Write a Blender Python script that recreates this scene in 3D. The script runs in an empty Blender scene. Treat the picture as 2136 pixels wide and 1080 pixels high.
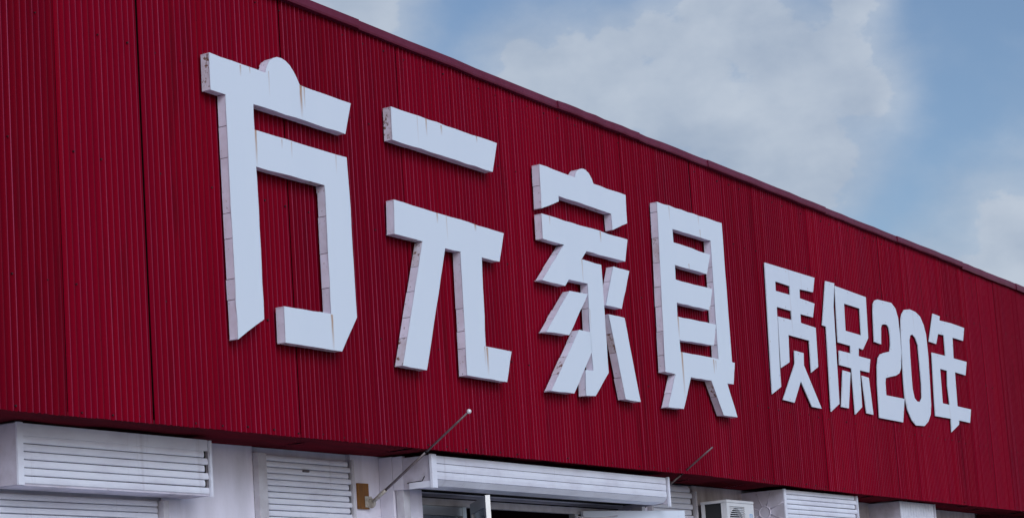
import bpy, bmesh, math, random
from mathutils import Matrix, Vector
from mathutils.geometry import tessellate_polygon

random.seed(7)
SC = bpy.context.scene
COL = SC.collection
rad = math.radians

RED = (0.184, 0.0003, 0.0098)
# ------------------------------------------------------------------ camera
# facade lies in the plane Y = 0 (outside is -Y), X runs along it, Z is up; units are metres
cam = bpy.data.cameras.new('camera')
cam_o = bpy.data.objects.new('camera', cam)
COL.objects.link(cam_o)
RX = (0.50738698, 0.09306638, 0.85667794)
RY = (-0.85921089, 0.13042358, 0.49471844)
RZ = (-0.06568935, -0.98708072, 0.14613887)
cam_o.matrix_world = Matrix((
    (RX[0], -RX[1], -RX[2], 0.0),
    (RY[0], -RY[1], -RY[2], -10.0),
    (RZ[0], -RZ[1], -RZ[2], 1.6),
    (0, 0, 0, 1)))
cam.sensor_width = 36.0
cam.sensor_fit = 'HORIZONTAL'
cam.lens = 74.157
cam.shift_y = 0.0936
cam.clip_start = 0.1
cam.clip_end = 6000
SC.camera = cam_o

# ------------------------------------------------------------------ world and sun
SUN_EL, SUN_AZ = 31.0, -120.0      # azimuth measured from +X towards +Y: high, in front of the facade
world = bpy.data.worlds.new('World')
SC.world = world
world.use_nodes = True
nt = world.node_tree
nt.nodes.clear()


def N(tree, kind, **kw):
    n = tree.nodes.new(kind)
    for k, v in kw.items():
        if k == 'inp':
            for a, b in v.items():
                n.inputs[a].default_value = b
        else:
            setattr(n, k, v)
    return n


def math_n(tree, op, a, b=None, c=None, clamp=False):
    n = tree.nodes.new('ShaderNodeMath')
    n.operation = op
    n.use_clamp = clamp
    for i, v in enumerate((a, b, c)):
        if v is None:
            continue
        if isinstance(v, (int, float)):
            n.inputs[i].default_value = v
        else:
            tree.links.new(v, n.inputs[i])
    return n.outputs[0]


def build_world():
    L = nt.links.new
    sky = N(nt, 'ShaderNodeTexSky', sky_type='NISHITA', sun_disc=False,
            sun_elevation=rad(SUN_EL), sun_rotation=rad(90.0 - SUN_AZ),
            altitude=200.0, air_density=1.0, dust_density=2.2, ozone_density=2.6)
    tc = N(nt, 'ShaderNodeTexCoord')
    # the cumulus bank over the roof: rounded heaps, each a direction and an angular size
    field = None
    for hx, hy, hz, hr in HEAPS:
        dn = N(nt, 'ShaderNodeVectorMath', operation='DISTANCE')
        L(tc.outputs['Generated'], dn.inputs[0])
        dn.inputs[1].default_value = (hx, hy, hz)
        v = math_n(nt, 'MULTIPLY_ADD', dn.outputs['Value'], -1.0 / hr, 1.0)
        field = v if field is None else math_n(nt, 'SMOOTH_MAX', field, v, 0.35)
    mp = N(nt, 'ShaderNodeMapping', inp={'Scale': (1.0, 1.0, 1.5)})
    L(tc.outputs['Generated'], mp.inputs[0])
    big = N(nt, 'ShaderNodeTexNoise', inp={'Scale': 3.2, 'Detail': 3.0, 'Roughness': 0.5})
    L(mp.outputs[0], big.inputs['Vector'])
    general = math_n(nt, 'MULTIPLY', math_n(nt, 'SUBTRACT', big.outputs['Fac'], 0.66), 4.0)
    field = math_n(nt, 'MAXIMUM', field, general)
    field = math_n(nt, 'MAXIMUM', field, -1.0)
    fine = N(nt, 'ShaderNodeTexNoise', inp={'Scale': 26.0, 'Detail': 9.0, 'Roughness': 0.57, 'Distortion': 0.15})
    L(mp.outputs[0], fine.inputs['Vector'])
    dens = math_n(nt, 'ADD', field, math_n(nt, 'MULTIPLY', math_n(nt, 'SUBTRACT', fine.outputs['Fac'], 0.5), 1.6))
    cover = N(nt, 'ShaderNodeMapRange', interpolation_type='SMOOTHSTEP',
              inp={'From Min': 0.05, 'From Max': 0.45, 'To Min': 0.0, 'To Max': 0.92})
    L(dens, cover.inputs['Value'])
    veil = N(nt, 'ShaderNodeMapRange', interpolation_type='SMOOTHSTEP',
             inp={'From Min': -0.9, 'From Max': 0.6, 'To Min': 0.0, 'To Max': 0.75})
    L(math_n(nt, 'MULTIPLY_ADD', math_n(nt, 'SUBTRACT', fine.outputs['Fac'], 0.5), 1.0, field), veil.inputs['Value'])
    cover_all = math_n(nt, 'MAXIMUM', cover.outputs[0], veil.outputs[0])
    # thick parts are greyer than the rims
    mp2 = N(nt, 'ShaderNodeMapping', inp={'Scale': (1.0, 1.0, 1.5), 'Location': (-0.004, -0.006, 0.016)})
    L(tc.outputs['Generated'], mp2.inputs[0])
    soft = N(nt, 'ShaderNodeTexNoise', inp={'Scale': 19.0, 'Detail': 4.5, 'Roughness': 0.5, 'Distortion': 0.1})
    L(mp2.outputs[0], soft.inputs['Vector'])
    tone = math_n(nt, 'ADD', math_n(nt, 'MULTIPLY', soft.outputs['Fac'], 1.4), math_n(nt, 'MULTIPLY', fine.outputs['Fac'], -0.6))
    core = N(nt, 'ShaderNodeMapRange', inp={'From Min': 0.16, 'From Max': 0.80})
    L(tone, core.inputs['Value'])
    ccol = N(nt, 'ShaderNodeMix', data_type='RGBA')
    ccol.inputs['A'].default_value = CLOUD_LIT
    ccol.inputs['B'].default_value = CLOUD_GREY
    L(core.outputs[0], ccol.inputs['Factor'])
    mix = N(nt, 'ShaderNodeMix', data_type='RGBA')
    L(cover_all, mix.inputs['Factor'])
    L(sky.outputs[0], mix.inputs['A'])
    L(ccol.outputs['Result'], mix.inputs['B'])
    bg = N(nt, 'ShaderNodeBackground', inp={'Strength': SKY_STRENGTH})
    out = N(nt, 'ShaderNodeOutputWorld')
    L(mix.outputs['Result'], bg.inputs['Color'])
    L(bg.outputs[0], out.inputs['Surface'])


SKY_STRENGTH = 0.117
CLOUD_LIT = (4.45, 5.0, 5.8, 1)
CLOUD_GREY = (2.9, 3.55, 4.6, 1)
HEAPS = [(0.8416, 0.4665, 0.2723, 0.0267), (0.8367, 0.4694, 0.2823, 0.0138), (0.8502, 0.4476, 0.2772, 0.0178), (0.8593, 0.428, 0.2799, 0.0189), (0.8653, 0.4116, 0.2859, 0.0178), (0.8752, 0.3903, 0.286, 0.0245), (0.8892, 0.3658, 0.2747, 0.0312), (0.9019, 0.3407, 0.2654, 0.0267), (0.9096, 0.3308, 0.2513, 0.02), (0.8996, 0.3636, 0.2418, 0.0423), (0.8792, 0.4052, 0.2505, 0.0468), (0.8598, 0.4431, 0.2539, 0.0379), (0.8474, 0.4675, 0.2515, 0.029), (0.8994, 0.3806, 0.2149, 0.0379), (0.9077, 0.354, 0.2254, 0.0267), (0.8723, 0.3795, 0.3084, 0.029), (0.8976, 0.324, 0.2988, 0.0167), (0.7879, 0.5321, 0.3099, 0.0334), (0.7689, 0.5503, 0.3255, 0.0423), (0.9489, 0.2701, 0.1631, 0.0445), (0.9422, 0.2959, 0.1572, 0.0312), (0.9349, 0.3161, 0.1615, 0.02), (0.8763, 0.4322, 0.2131, 0.0445)]
build_world()

sun = bpy.data.lights.new('sun', 'SUN')
sun.energy = 1.24
sun.angle = rad(34.0)
sun.color = (0.70, 0.83, 1.0)
sun_o = bpy.data.objects.new('sun', sun)
COL.objects.link(sun_o)
sd = Vector((math.cos(rad(SUN_EL)) * math.cos(rad(SUN_AZ)), math.cos(rad(SUN_EL)) * math.sin(rad(SUN_AZ)), math.sin(rad(SUN_EL))))
sun_o.rotation_euler = sd.to_track_quat('Z', 'Y').to_euler()
sun_o.location = (15, -20, 30)

SC.view_settings.view_transform = 'Standard'
SC.view_settings.look = 'None'
SC.view_settings.exposure = 0.0
SC.view_settings.gamma = 1.0
SC.view_settings.use_curve_mapping = False

# ------------------------------------------------------------------ helpers
def obj(name, verts, faces, mat, parent=None, smooth=False):
    me = bpy.data.meshes.new(name)
    off = Vector((0, 0, 0))
    p = parent
    while p is not None:
        off += p.location
        p = p.parent
    me.from_pydata([tuple(Vector(v) - off) for v in verts], [], faces)
    if smooth:
        me.polygons.foreach_set('use_smooth', [True] * len(me.polygons))
    if mat:
        me.materials.append(mat)
    me.update()
    o = bpy.data.objects.new(name, me)
    COL.objects.link(o)
    if parent:
        o.parent = parent
    return o


def thing(name, label, cat, loc, group=None):
    o = bpy.data.objects.new(name, None)
    o.empty_display_size = 0.2
    o.location = loc
    COL.objects.link(o)
    tag(o, label, cat, group)
    return o


def tag(o, label=None, cat=None, group=None, kind=None):
    if label:
        o['label'] = label
    if cat:
        o['category'] = cat
    if group:
        o['group'] = group
    if kind:
        o['kind'] = kind
    return o


def box_vf(x0, x1, y0, y1, z0, z1, base=0):
    v = [(x0, y0, z0), (x1, y0, z0), (x1, y1, z0), (x0, y1, z0), (x0, y0, z1), (x1, y0, z1), (x1, y1, z1), (x0, y1, z1)]
    f = [(0, 3, 2, 1), (4, 5, 6, 7), (0, 1, 5, 4), (1, 2, 6, 5), (2, 3, 7, 6), (3, 0, 4, 7)]
    return v, [tuple(i + base for i in q) for q in f]


def box(name, x0, x1, y0, y1, z0, z1, mat, parent=None, bevel=0.0):
    v, f = box_vf(x0, x1, y0, y1, z0, z1)
    o = obj(name, v, f, mat, parent)
    if bevel:
        b = o.modifiers.new('bevel', 'BEVEL')
        b.width = bevel
        b.segments = 2
    return o


def multi(name, boxes, mat, parent=None):
    V, F = [], []
    for b in boxes:
        v, f = box_vf(*b, base=len(V))
        V += v
        F += f
    return obj(name, V, F, mat, parent)


def sweep_x(name, prof, x0, x1, mat, parent=None, cap=True, smooth=False):
    """a profile of (y, z) points, closed, swept along X"""
    n = len(prof)
    V = [(x0, y, z) for y, z in prof] + [(x1, y, z) for y, z in prof]
    F = [(i, (i + 1) % n, n + (i + 1) % n, n + i) for i in range(n)]
    if cap:
        F += [tuple(range(n))[::-1], tuple(range(n, 2 * n))]
    o = obj(name, V, F, mat, parent)
    bm = bmesh.new()
    bm.from_mesh(o.data)
    bmesh.ops.recalc_face_normals(bm, faces=bm.faces)
    bm.to_mesh(o.data)
    bm.free()
    return o


def tube(name, a, b, r0, r1, mat, parent=None, seg=12):
    a, b = Vector(a), Vector(b)
    d = (b - a).normalized()
    u = d.orthogonal().normalized()
    w = d.cross(u)
    V = []
    for c, r in ((a, r0), (b, r1)):
        for i in range(seg):
            t = 2 * math.pi * i / seg
            V.append(c + u * math.cos(t) * r + w * math.sin(t) * r)
    F = [(i, (i + 1) % seg, seg + (i + 1) % seg, seg + i) for i in range(seg)]
    F += [tuple(range(seg))[::-1], tuple(range(seg, 2 * seg))]
    o = obj(name, V, F, mat, parent)
    for p in o.data.polygons:
        p.use_smooth = len(p.vertices) == 4
    return o


def plate(name, outer, holes, yf, yb, mat, parent):
    """flat plate with outline in X, Z: front face at yf (outside), back at yb"""
    loops = [outer] + holes
    pts = [q for lp in loops for q in lp]
    tris = tessellate_polygon([[Vector((x, z, 0)) for x, z in lp] for lp in loops])
    n = len(pts)
    V = [(x, yf, z) for x, z in pts] + [(x, yb, z) for x, z in pts]
    F = []
    for t in tris:
        F.append(tuple(t))
        F.append(tuple(i + n for i in reversed(t)))
    b = 0
    for lp in loops:
        m = len(lp)
        for i in range(m):
            j = (i + 1) % m
            F.append((b + i, b + j, n + b + j, n + b + i))
        b += m
    o = obj(name, V, F, mat, parent)
    bm = bmesh.new()
    bm.from_mesh(o.data)
    bmesh.ops.recalc_face_normals(bm, faces=bm.faces)
    bm.to_mesh(o.data)
    bm.free()
    return o


# ------------------------------------------------------------------ materials
def material(name, base, rough=0.5, spec=0.5, var=0.0, var_scale=3.0, var_col=None, stretch=(1, 1, 1),
             bump=0.0, bump_scale=40.0, metal=0.0, rnd=0.0, streak=None, speck=None, rough_var=0.0, vrange=(0.4, 0.7), runs=None):
    m = bpy.data.materials.new(name)
    m.use_nodes = True
    t = m.node_tree
    L = t.links.new
    bs = t.nodes['Principled BSDF']
    bs.inputs['Roughness'].default_value = rough
    bs.inputs['Specular IOR Level'].default_value = spec
    bs.inputs['Metallic'].default_value = metal
    bs.inputs['Base Color'].default_value = (*base, 1)
    geo = N(t, 'ShaderNodeNewGeometry')
    pos = geo.outputs['Position']
    col = None
    if var:
        mp = N(t, 'ShaderNodeMapping', inp={'Scale': stretch})
        L(pos, mp.inputs[0])
        nz = N(t, 'ShaderNodeTexNoise', inp={'Scale': var_scale, 'Detail': 6.0, 'Roughness': 0.6})
        L(mp.outputs[0], nz.inputs['Vector'])
        mr = N(t, 'ShaderNodeMapRange', inp={'From Min': vrange[0], 'From Max': vrange[1], 'To Min': 0, 'To Max': var})
        L(nz.outputs['Fac'], mr.inputs['Value'])
        mx = N(t, 'ShaderNodeMix', data_type='RGBA')
        mx.inputs['A'].default_value = (*base, 1)
        mx.inputs['B'].default_value = (*(var_col or [c * 0.5 for c in base]), 1)
        L(mr.outputs[0], mx.inputs['Factor'])
        col = mx.outputs['Result']
        if rough_var:
            rv = N(t, 'ShaderNodeMapRange', inp={'From Min': 0.3, 'From Max': 0.7, 'To Min': rough - rough_var, 'To Max': rough + rough_var})
            L(nz.outputs['Fac'], rv.inputs['Value'])
            L(rv.outputs[0], bs.inputs['Roughness'])
    if streak:
        # (colour, amount, columns per metre, threshold): runs of rust or dirt that hang down in Z
        sc_, amt, cols, thr = streak
        mp = N(t, 'ShaderNodeMapping', inp={'Scale': (cols, 1.0, 0.55)})
        L(pos, mp.inputs[0])
        nz = N(t, 'ShaderNodeTexNoise', inp={'Scale': 1.0, 'Detail': 4.0, 'Roughness': 0.6})
        L(mp.outputs[0], nz.inputs['Vector'])
        mr = N(t, 'ShaderNodeMapRange', inp={'From Min': thr, 'From Max': thr + 0.09, 'To Min': 0, 'To Max': amt})
        L(nz.outputs['Fac'], mr.inputs['Value'])
        mx = N(t, 'ShaderNodeMix', data_type='RGBA')
        L(mr.outputs[0], mx.inputs['Factor'])
        if col:
            L(col, mx.inputs['A'])
        else:
            mx.inputs['A'].default_value = (*base, 1)
        mx.inputs['B'].default_value = (*sc_, 1)
        col = mx.outputs['Result']
    if runs:
        # single rust runs: start point, length, half width, strength
        sp = N(t, 'ShaderNodeSeparateXYZ')
        L(pos, sp.inputs[0])
        wob = N(t, 'ShaderNodeTexNoise', inp={'Scale': 9.0, 'Detail': 3.0})
        L(pos, wob.inputs['Vector'])
        xw = math_n(t, 'MULTIPLY_ADD', wob.outputs['Fac'], 0.012, sp.outputs[0])
        acc = None
        for rx, rz, rl, rw, ra in runs:
            dx = math_n(t, 'ABSOLUTE', math_n(t, 'SUBTRACT', xw, rx + 0.006))
            sx = math_n(t, 'MULTIPLY_ADD', dx, -1.0 / (rw * 2.3), 1.0, True)
            dz = math_n(t, 'SUBTRACT', rz, sp.outputs[2])
            s0 = math_n(t, 'GREATER_THAN', dz, 0.0)
            s1 = math_n(t, 'MULTIPLY_ADD', dz, -1.0 / (rl * 1.15), 1.0, True)
            v = math_n(t, 'MULTIPLY', math_n(t, 'MULTIPLY', sx, s0), math_n(t, 'MULTIPLY', s1, ra * 1.6))
            acc = v if acc is None else math_n(t, 'MAXIMUM', acc, v)
        mx = N(t, 'ShaderNodeMix', data_type='RGBA')
        L(math_n(t, 'MINIMUM', acc, 0.85), mx.inputs['Factor'])
        L(col, mx.inputs['A'])
        mx.inputs['B'].default_value = (0.42, 0.21, 0.09, 1)
        col = mx.outputs['Result']
    if speck:
        sc_, amt, scale, thr = speck
        nz = N(t, 'ShaderNodeTexNoise', inp={'Scale': scale, 'Detail': 5.0, 'Roughness': 0.7})
        L(pos, nz.inputs['Vector'])
        mr = N(t, 'ShaderNodeMapRange', inp={'From Min': thr, 'From Max': thr + 0.06, 'To Min': 0, 'To Max': amt})
        L(nz.outputs['Fac'], mr.inputs['Value'])
        mx = N(t, 'ShaderNodeMix', data_type='RGBA')
        L(mr.outputs[0], mx.inputs['Factor'])
        if col:
            L(col, mx.inputs['A'])
        else:
            mx.inputs['A'].default_value = (*base, 1)
        mx.inputs['B'].default_value = (*sc_, 1)
        col = mx.outputs['Result']
    if rnd:
        oi = N(t, 'ShaderNodeObjectInfo')
        hs = N(t, 'ShaderNodeHueSaturation')
        mr = N(t, 'ShaderNodeMapRange', inp={'To Min': 1 - rnd, 'To Max': 1 + rnd})
        L(oi.outputs['Random'], mr.inputs['Value'])
        L(mr.outputs[0], hs.inputs['Value'])
        if col:
            L(col, hs.inputs['Color'])
        else:
            hs.inputs['Color'].default_value = (*base, 1)
        col = hs.outputs['Color']
    if col:
        L(col, bs.inputs['Base Color'])
    if bump:
        nz = N(t, 'ShaderNodeTexNoise', inp={'Scale': bump_scale, 'Detail': 4.0})
        L(pos, nz.inputs['Vector'])
        bp = N(t, 'ShaderNodeBump', inp={'Strength': bump, 'Distance': 0.01})
        L(nz.outputs['Fac'], bp.inputs['Height'])
        L(bp.outputs[0], bs.inputs['Normal'])
    return m


RUNS = [(13.089, 6.478, 0.087, 0.006, 0.6), (13.214, 6.486, 0.051, 0.005, 0.5), (13.9, 6.478, 0.245, 0.01, 1), (13.948, 6.484, 0.18, 0.006, 0.6), (13.249, 5.978, 0.275, 0.008, 0.8), (13.599, 5.964, 0.072, 0.006, 0.4), (13.73, 5.968, 0.133, 0.005, 0.4), (14.175, 4.58, 0.281, 0.009, 0.8), (15.829, 6.57, 0.148, 0.007, 0.7), (16.083, 6.556, 0.086, 0.009, 0.6), (16.71, 6.569, 0.056, 0.007, 0.6), (15.918, 5.71, 0.089, 0.007, 0.7), (16.076, 5.703, 0.215, 0.006, 0.3), (16.579, 5.702, 0.06, 0.01, 0.7), (16.652, 4.548, 0.239, 0.01, 0.8), (16.61, 4.553, 0.167, 0.006, 0.5), (19.101, 6.002, 0.107, 0.008, 0.7), (18.65, 5.652, 0.244, 0.006, 0.5), (18.029, 6.001, 0.088, 0.007, 0.4), (20.837, 4.907, 0.471, 0.012, 0.8), (21.66, 4.897, 0.155, 0.009, 0.7), (21.716, 4.891, 0.111, 0.007, 0.5), (20.81, 5.301, 0.232, 0.01, 0.7), (20.797, 6.538, 0.159, 0.007, 0.4), (21.552, 6.555, 0.118, 0.007, 0.4), (21.203, 5.94, 0.077, 0.007, 0.5), (13.463, 6.507, 0.2, 0.005, 0.3), (15.681, 6.568, 0.254, 0.005, 0.25), (21.665, 5.506, 0.167, 0.008, 0.4), (21.572, 6.385, 0.141, 0.007, 0.4), (14.357, 5.996, 0.174, 0.006, 0.35), (18.743, 5.147, 0.223, 0.006, 0.3)]

M = {}
M['red'] = material('red_sheet_paint', RED, 0.5, 0.02, var=0.5, var_scale=1.3, var_col=(RED[0] * 0.72, RED[1], RED[2] * 1.35),
                    stretch=(2.2, 1, 0.22), rnd=0.15, rough_var=0.06, streak=((0.085, 0.002, 0.008), 0.55, 7.0, 0.58), speck=((0.05, 0.01, 0.012), 0.5, 26.0, 0.74))
M['crest'] = material('painted_crest_highlight', (0.25, 0.015, 0.052), 0.4, 0.15, var=0.9, var_scale=2.5, var_col=(0.18, 0.004, 0.026), stretch=(2, 1, 0.4))  # sky reflection along the rib crests, painted into the base colour
M['crest_bright'] = material('painted_crest_highlight_bright', (0.34, 0.040, 0.095), 0.45, 0.15, var=0.9, var_scale=1.2, var_col=(0.20, 0.006, 0.03), stretch=(2, 1, 0.5))  # stronger version of the painted crest highlight
M['crest_dull'] = material('painted_crest_highlight_faint', (0.17, 0.004, 0.022), 0.5, 0.1, var=0.9, var_scale=2.0, var_col=(0.11, 0.001, 0.010), stretch=(2, 1, 0.4))  # fainter version of the painted crest highlight
M['side_rusty'] = material('rust_eaten_letter_return', (0.74, 0.70, 0.80), 0.55, 0.3, var=0.8, var_scale=7.0, var_col=(0.50, 0.41, 0.43),
                           speck=((0.17, 0.075, 0.035), 0.95, 17.0, 0.55))
M['flash'] = material('red_flashing_paint', (0.13, 0.009, 0.030), 0.45, 0.3, var=0.6, var_scale=2.0, var_col=(0.17, 0.025, 0.06), stretch=(2, 1, 1))
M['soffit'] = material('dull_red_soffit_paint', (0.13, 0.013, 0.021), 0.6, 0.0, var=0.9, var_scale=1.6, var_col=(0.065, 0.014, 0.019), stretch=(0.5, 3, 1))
M['screw'] = material('dark_screw_cap', (0.03, 0.003, 0.008), 0.6)
M['dark'] = material('dark_void', (0.012, 0.010, 0.011), 0.9, 0.1)
M['face'] = material('white_letter_face', (0.715, 0.775, 0.87), 0.42, 0.4, var=0.35, var_scale=0.9, var_col=(0.67, 0.735, 0.845), stretch=(3, 1, 0.5),
                     runs=RUNS)
M['side'] = material('white_letter_return', (0.80, 0.76, 0.90), 0.5, 0.4, var=0.6, var_scale=6.0, var_col=(0.60, 0.53, 0.62), rnd=0.08,
                     speck=((0.16, 0.07, 0.04), 0.9, 34.0, 0.63))
M['plate'] = material('white_flat_sign_plate', (0.70, 0.75, 0.85), 0.45, 0.4, var=0.3, var_scale=1.5, var_col=(0.62, 0.67, 0.79), streak=((0.50, 0.45, 0.47), 0.45, 9.0, 0.62))
M['plaster'] = material('white_plaster', (0.84, 0.81, 0.93), 0.8, 0.2, var=0.7, var_scale=1.7, var_col=(0.62, 0.59, 0.67), stretch=(2, 1, 0.5), bump=0.25, bump_scale=25, speck=((0.42, 0.38, 0.42), 0.4, 4.0, 0.66), streak=((0.50, 0.46, 0.52), 0.25, 6.0, 0.62))
M['plaster_old'] = material('stained_old_plaster', (0.52, 0.47, 0.50), 0.85, 0.2, var=0.9, var_scale=3.0, var_col=(0.33, 0.28, 0.29), stretch=(2.5, 1, 0.6), bump=0.4, bump_scale=25)
M['shutter'] = material('white_shutter_paint', (0.81, 0.82, 0.92), 0.45, 0.4, var=0.55, var_scale=2.2, var_col=(0.56, 0.53, 0.63), stretch=(1.0, 1, 3), rnd=0.04, vrange=(0.45, 0.75), streak=((0.46, 0.42, 0.48), 0.28, 9.0, 0.62))
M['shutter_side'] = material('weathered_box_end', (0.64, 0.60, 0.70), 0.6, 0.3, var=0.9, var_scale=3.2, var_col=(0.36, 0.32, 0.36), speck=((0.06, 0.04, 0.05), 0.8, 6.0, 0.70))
M['rail'] = material('shutter_guide_rail', (0.62, 0.60, 0.65), 0.5, 0.4, var=0.7, var_scale=6.0, var_col=(0.42, 0.38, 0.42))
M['alu'] = material('brushed_aluminium', (0.62, 0.64, 0.68), 0.35, 0.5, metal=0.7, var=0.3, var_scale=8.0, var_col=(0.5, 0.5, 0.54))
M['pole'] = material('stained_steel_pole', (0.17, 0.14, 0.15), 0.42, 0.5, metal=0.5, var=0.8, var_scale=20.0, var_col=(0.10, 0.07, 0.07))
M['chrome'] = material('bright_ball', (0.8, 0.8, 0.83), 0.3, 0.5, metal=0.2)
M['wood'] = material('varnished_wood_board', (0.25, 0.10, 0.016), 0.55, 0.4, var=0.9, var_scale=9.0, var_col=(0.13, 0.05, 0.015), stretch=(6, 1, 0.7))
M['bracket'] = material('galvanised_bracket', (0.55, 0.52, 0.48), 0.5, 0.5, metal=0.4, var=0.8, var_scale=40.0, var_col=(0.28, 0.22, 0.18))
M['ac'] = material('white_enamel', (0.74, 0.74, 0.77), 0.4, 0.5, var=0.4, var_scale=5.0, var_col=(0.6, 0.58, 0.6))
M['ac_dark'] = material('dark_fins', (0.02, 0.02, 0.024), 0.7)
M['blue'] = material('pale_blue_label', (0.22, 0.42, 0.72), 0.5)
M['glass'] = material('dusty_glass', (0.16, 0.19, 0.25), 0.12, 0.6, var=0.6, var_scale=1.5, var_col=(0.08, 0.09, 0.12))
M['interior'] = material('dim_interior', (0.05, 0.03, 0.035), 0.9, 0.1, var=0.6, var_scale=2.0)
M['ground'] = material('grey_paving', (0.36, 0.355, 0.36), 0.9, 0.2, var=0.6, var_scale=0.6, var_col=(0.28, 0.275, 0.28), bump=0.2, bump_scale=30)
M['roof'] = material('grey_roof_sheet', (0.35, 0.35, 0.36), 0.6, 0.4, var=0.4, var_scale=1.0)

# ------------------------------------------------------------------ ground
g = obj('ground', [(-1500, -1500, 0), (1500, -1500, 0), (1500, 1500, 0), (-1500, 1500, 0)], [(0, 1, 2, 3)], M['ground'])
tag(g, kind='structure')

# ------------------------------------------------------------------ the shop building
YW = 0.66          # plane of the white wall under the fascia
ZB, ZT = 3.55, 7.235
X0, X1 = 7.5, 41.0
bld = thing('shop_building', 'long flat-roofed shop building with ribbed crimson sheet fascia above white walls', 'building', (X0, YW, 0))

# rear body and roof, so that the place holds from other positions
for b_ in [(X0, X0 + 0.24, YW + 0.24, 14, 0, 6.9), (X1 - 0.24, X1, YW + 0.24, 14, 0, 6.9), (X0 + 0.24, X1 - 0.24, 13.76, 14, 0, 6.9)]:
    box('rear_wall', *b_, M['plaster'], bld)
box('roof', X0, X1, 0.56, 14, 6.91, 7.0, M['roof'], bld)
multi('fascia_frame', [(X0 + 0.01, X1 - 0.01, 0.03, 0.55, ZB + 0.09, ZT - 0.01)], M['dark'], bld)


def edge_z(x, pts):
    for (a, za), (b, zb) in zip(pts, pts[1:]):
        if x <= b:
            t = (x - a) / (b - a)
            return za + (zb - za) * t
    return pts[-1][1]


BOT = [(5.0, 3.525), (10.4, 3.532), (12.66, 3.541), (15.62, 3.556), (18.83, 3.566), (21.8, 3.577), (25.3, 3.548), (33.4, 3.532), (50, 3.53)]
TOP = [(5.0, 7.24), (14.3, 7.235), (16.0, 7.225), (19.4, 7.225), (22.5, 7.24), (26.2, 7.237), (34.6, 7.25), (50, 7.25)]

# ribbed sheets: fourteen narrow ribs each, one object per sheet
RIBS = 14


def sheet_mesh(w, h, seed):
    rnd = random.Random(seed)
    pitch = w / RIBS
    prof = [(0.0, 0.0)]
    for i in range(RIBS):
        a = i * pitch
        for u, d in ((0.28, 0.0), (0.40, 0.0035), (0.50, 0.0088), (0.555, 0.0100), (0.62, 0.0094), (0.80, 0.0032), (0.95, 0.0)):
            big = 1.25 if i == 0 else 1.0      # side lap: the first rib covers its neighbour
            prof.append((a + u * pitch, d * big))
    prof[-1] = (w + 0.004, 0.0018)
    zs = [0.0, 0.95, 1.9, 2.85, h]
    V, F = [], []
    n = len(prof)
    wob = [(rnd.uniform(-.0012, .0012), rnd.uniform(-0.002, 0.002)) for _ in zs]
    for k, z in enumerate(zs):
        for j, (x, d) in enumerate(prof):
            belly = wob[k][1] * math.sin(math.pi * x / w)
            zz = z + (rnd.uniform(-0.004, 0.004) if k in (0, 4) else 0)
            V.append((x + wob[k][0], -d - belly, zz))
    for k in range(len(zs) - 1):
        for j in range(n - 1):
            F.append((k * n + j, k * n + j + 1, (k + 1) * n + j + 1, (k + 1) * n + j))
    me = bpy.data.meshes.new('cladding_sheet')
    me.from_pydata(V, [], F)
    me.polygons.foreach_set('use_smooth', [True] * len(me.polygons))
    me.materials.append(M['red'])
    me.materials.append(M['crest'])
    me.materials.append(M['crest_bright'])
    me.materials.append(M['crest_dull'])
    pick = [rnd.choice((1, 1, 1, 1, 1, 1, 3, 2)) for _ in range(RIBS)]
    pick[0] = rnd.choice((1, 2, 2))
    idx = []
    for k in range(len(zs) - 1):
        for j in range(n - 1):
            idx.append(pick[j // 7] if j % 7 in (3, 4) else 0)  # crest facets carry the painted highlight colour
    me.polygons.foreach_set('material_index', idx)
    me.update()
    return me


SEAMS = [7.55, 8.40, 9.28, 10.18, 11.085, 12.006, 12.928, 13.826, 14.683, 15.585, 16.49, 17.35, 18.205]
while SEAMS[-1] < 40.2:
    SEAMS.append(SEAMS[-1] + 0.862)
meshes = [sheet_mesh(0.9, ZT - ZB, s) for s in range(6)]
srnd = random.Random(3)
for i, (a, b) in enumerate(zip(SEAMS, SEAMS[1:])):
    o = bpy.data.objects.new('cladding_sheet', meshes[srnd.randrange(6)])
    COL.objects.link(o)
    o.parent = bld
    zb = edge_z((a + b) / 2, BOT)
    zt = edge_z((a + b) / 2, TOP)
    far = a > 22
    o.location = Vector((a, 0.0 + srnd.uniform(-0.004, 0.003), zb)) - bld.location
    gap = srnd.choice((0.0, 0.003, 0.006))
    if i in (3, 4, 6, 8) or abs(b - 30.27) < 0.4:
        gap = (0.021 if i == 4 else 0.013)
    o.scale = ((b - a - gap) / 0.9, 1.0, (zt - zb) / (ZT - ZB))
    k = 0.9 if not far else 1.6
    tw = srnd.uniform(-0.55, 0.55) * k
    slope = math.atan2(edge_z(b, BOT) - edge_z(a, BOT), b - a)
    o.rotation_euler = (rad(srnd.uniform(-0.04, 0.04)), -slope, rad(tw * 0.5))

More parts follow.
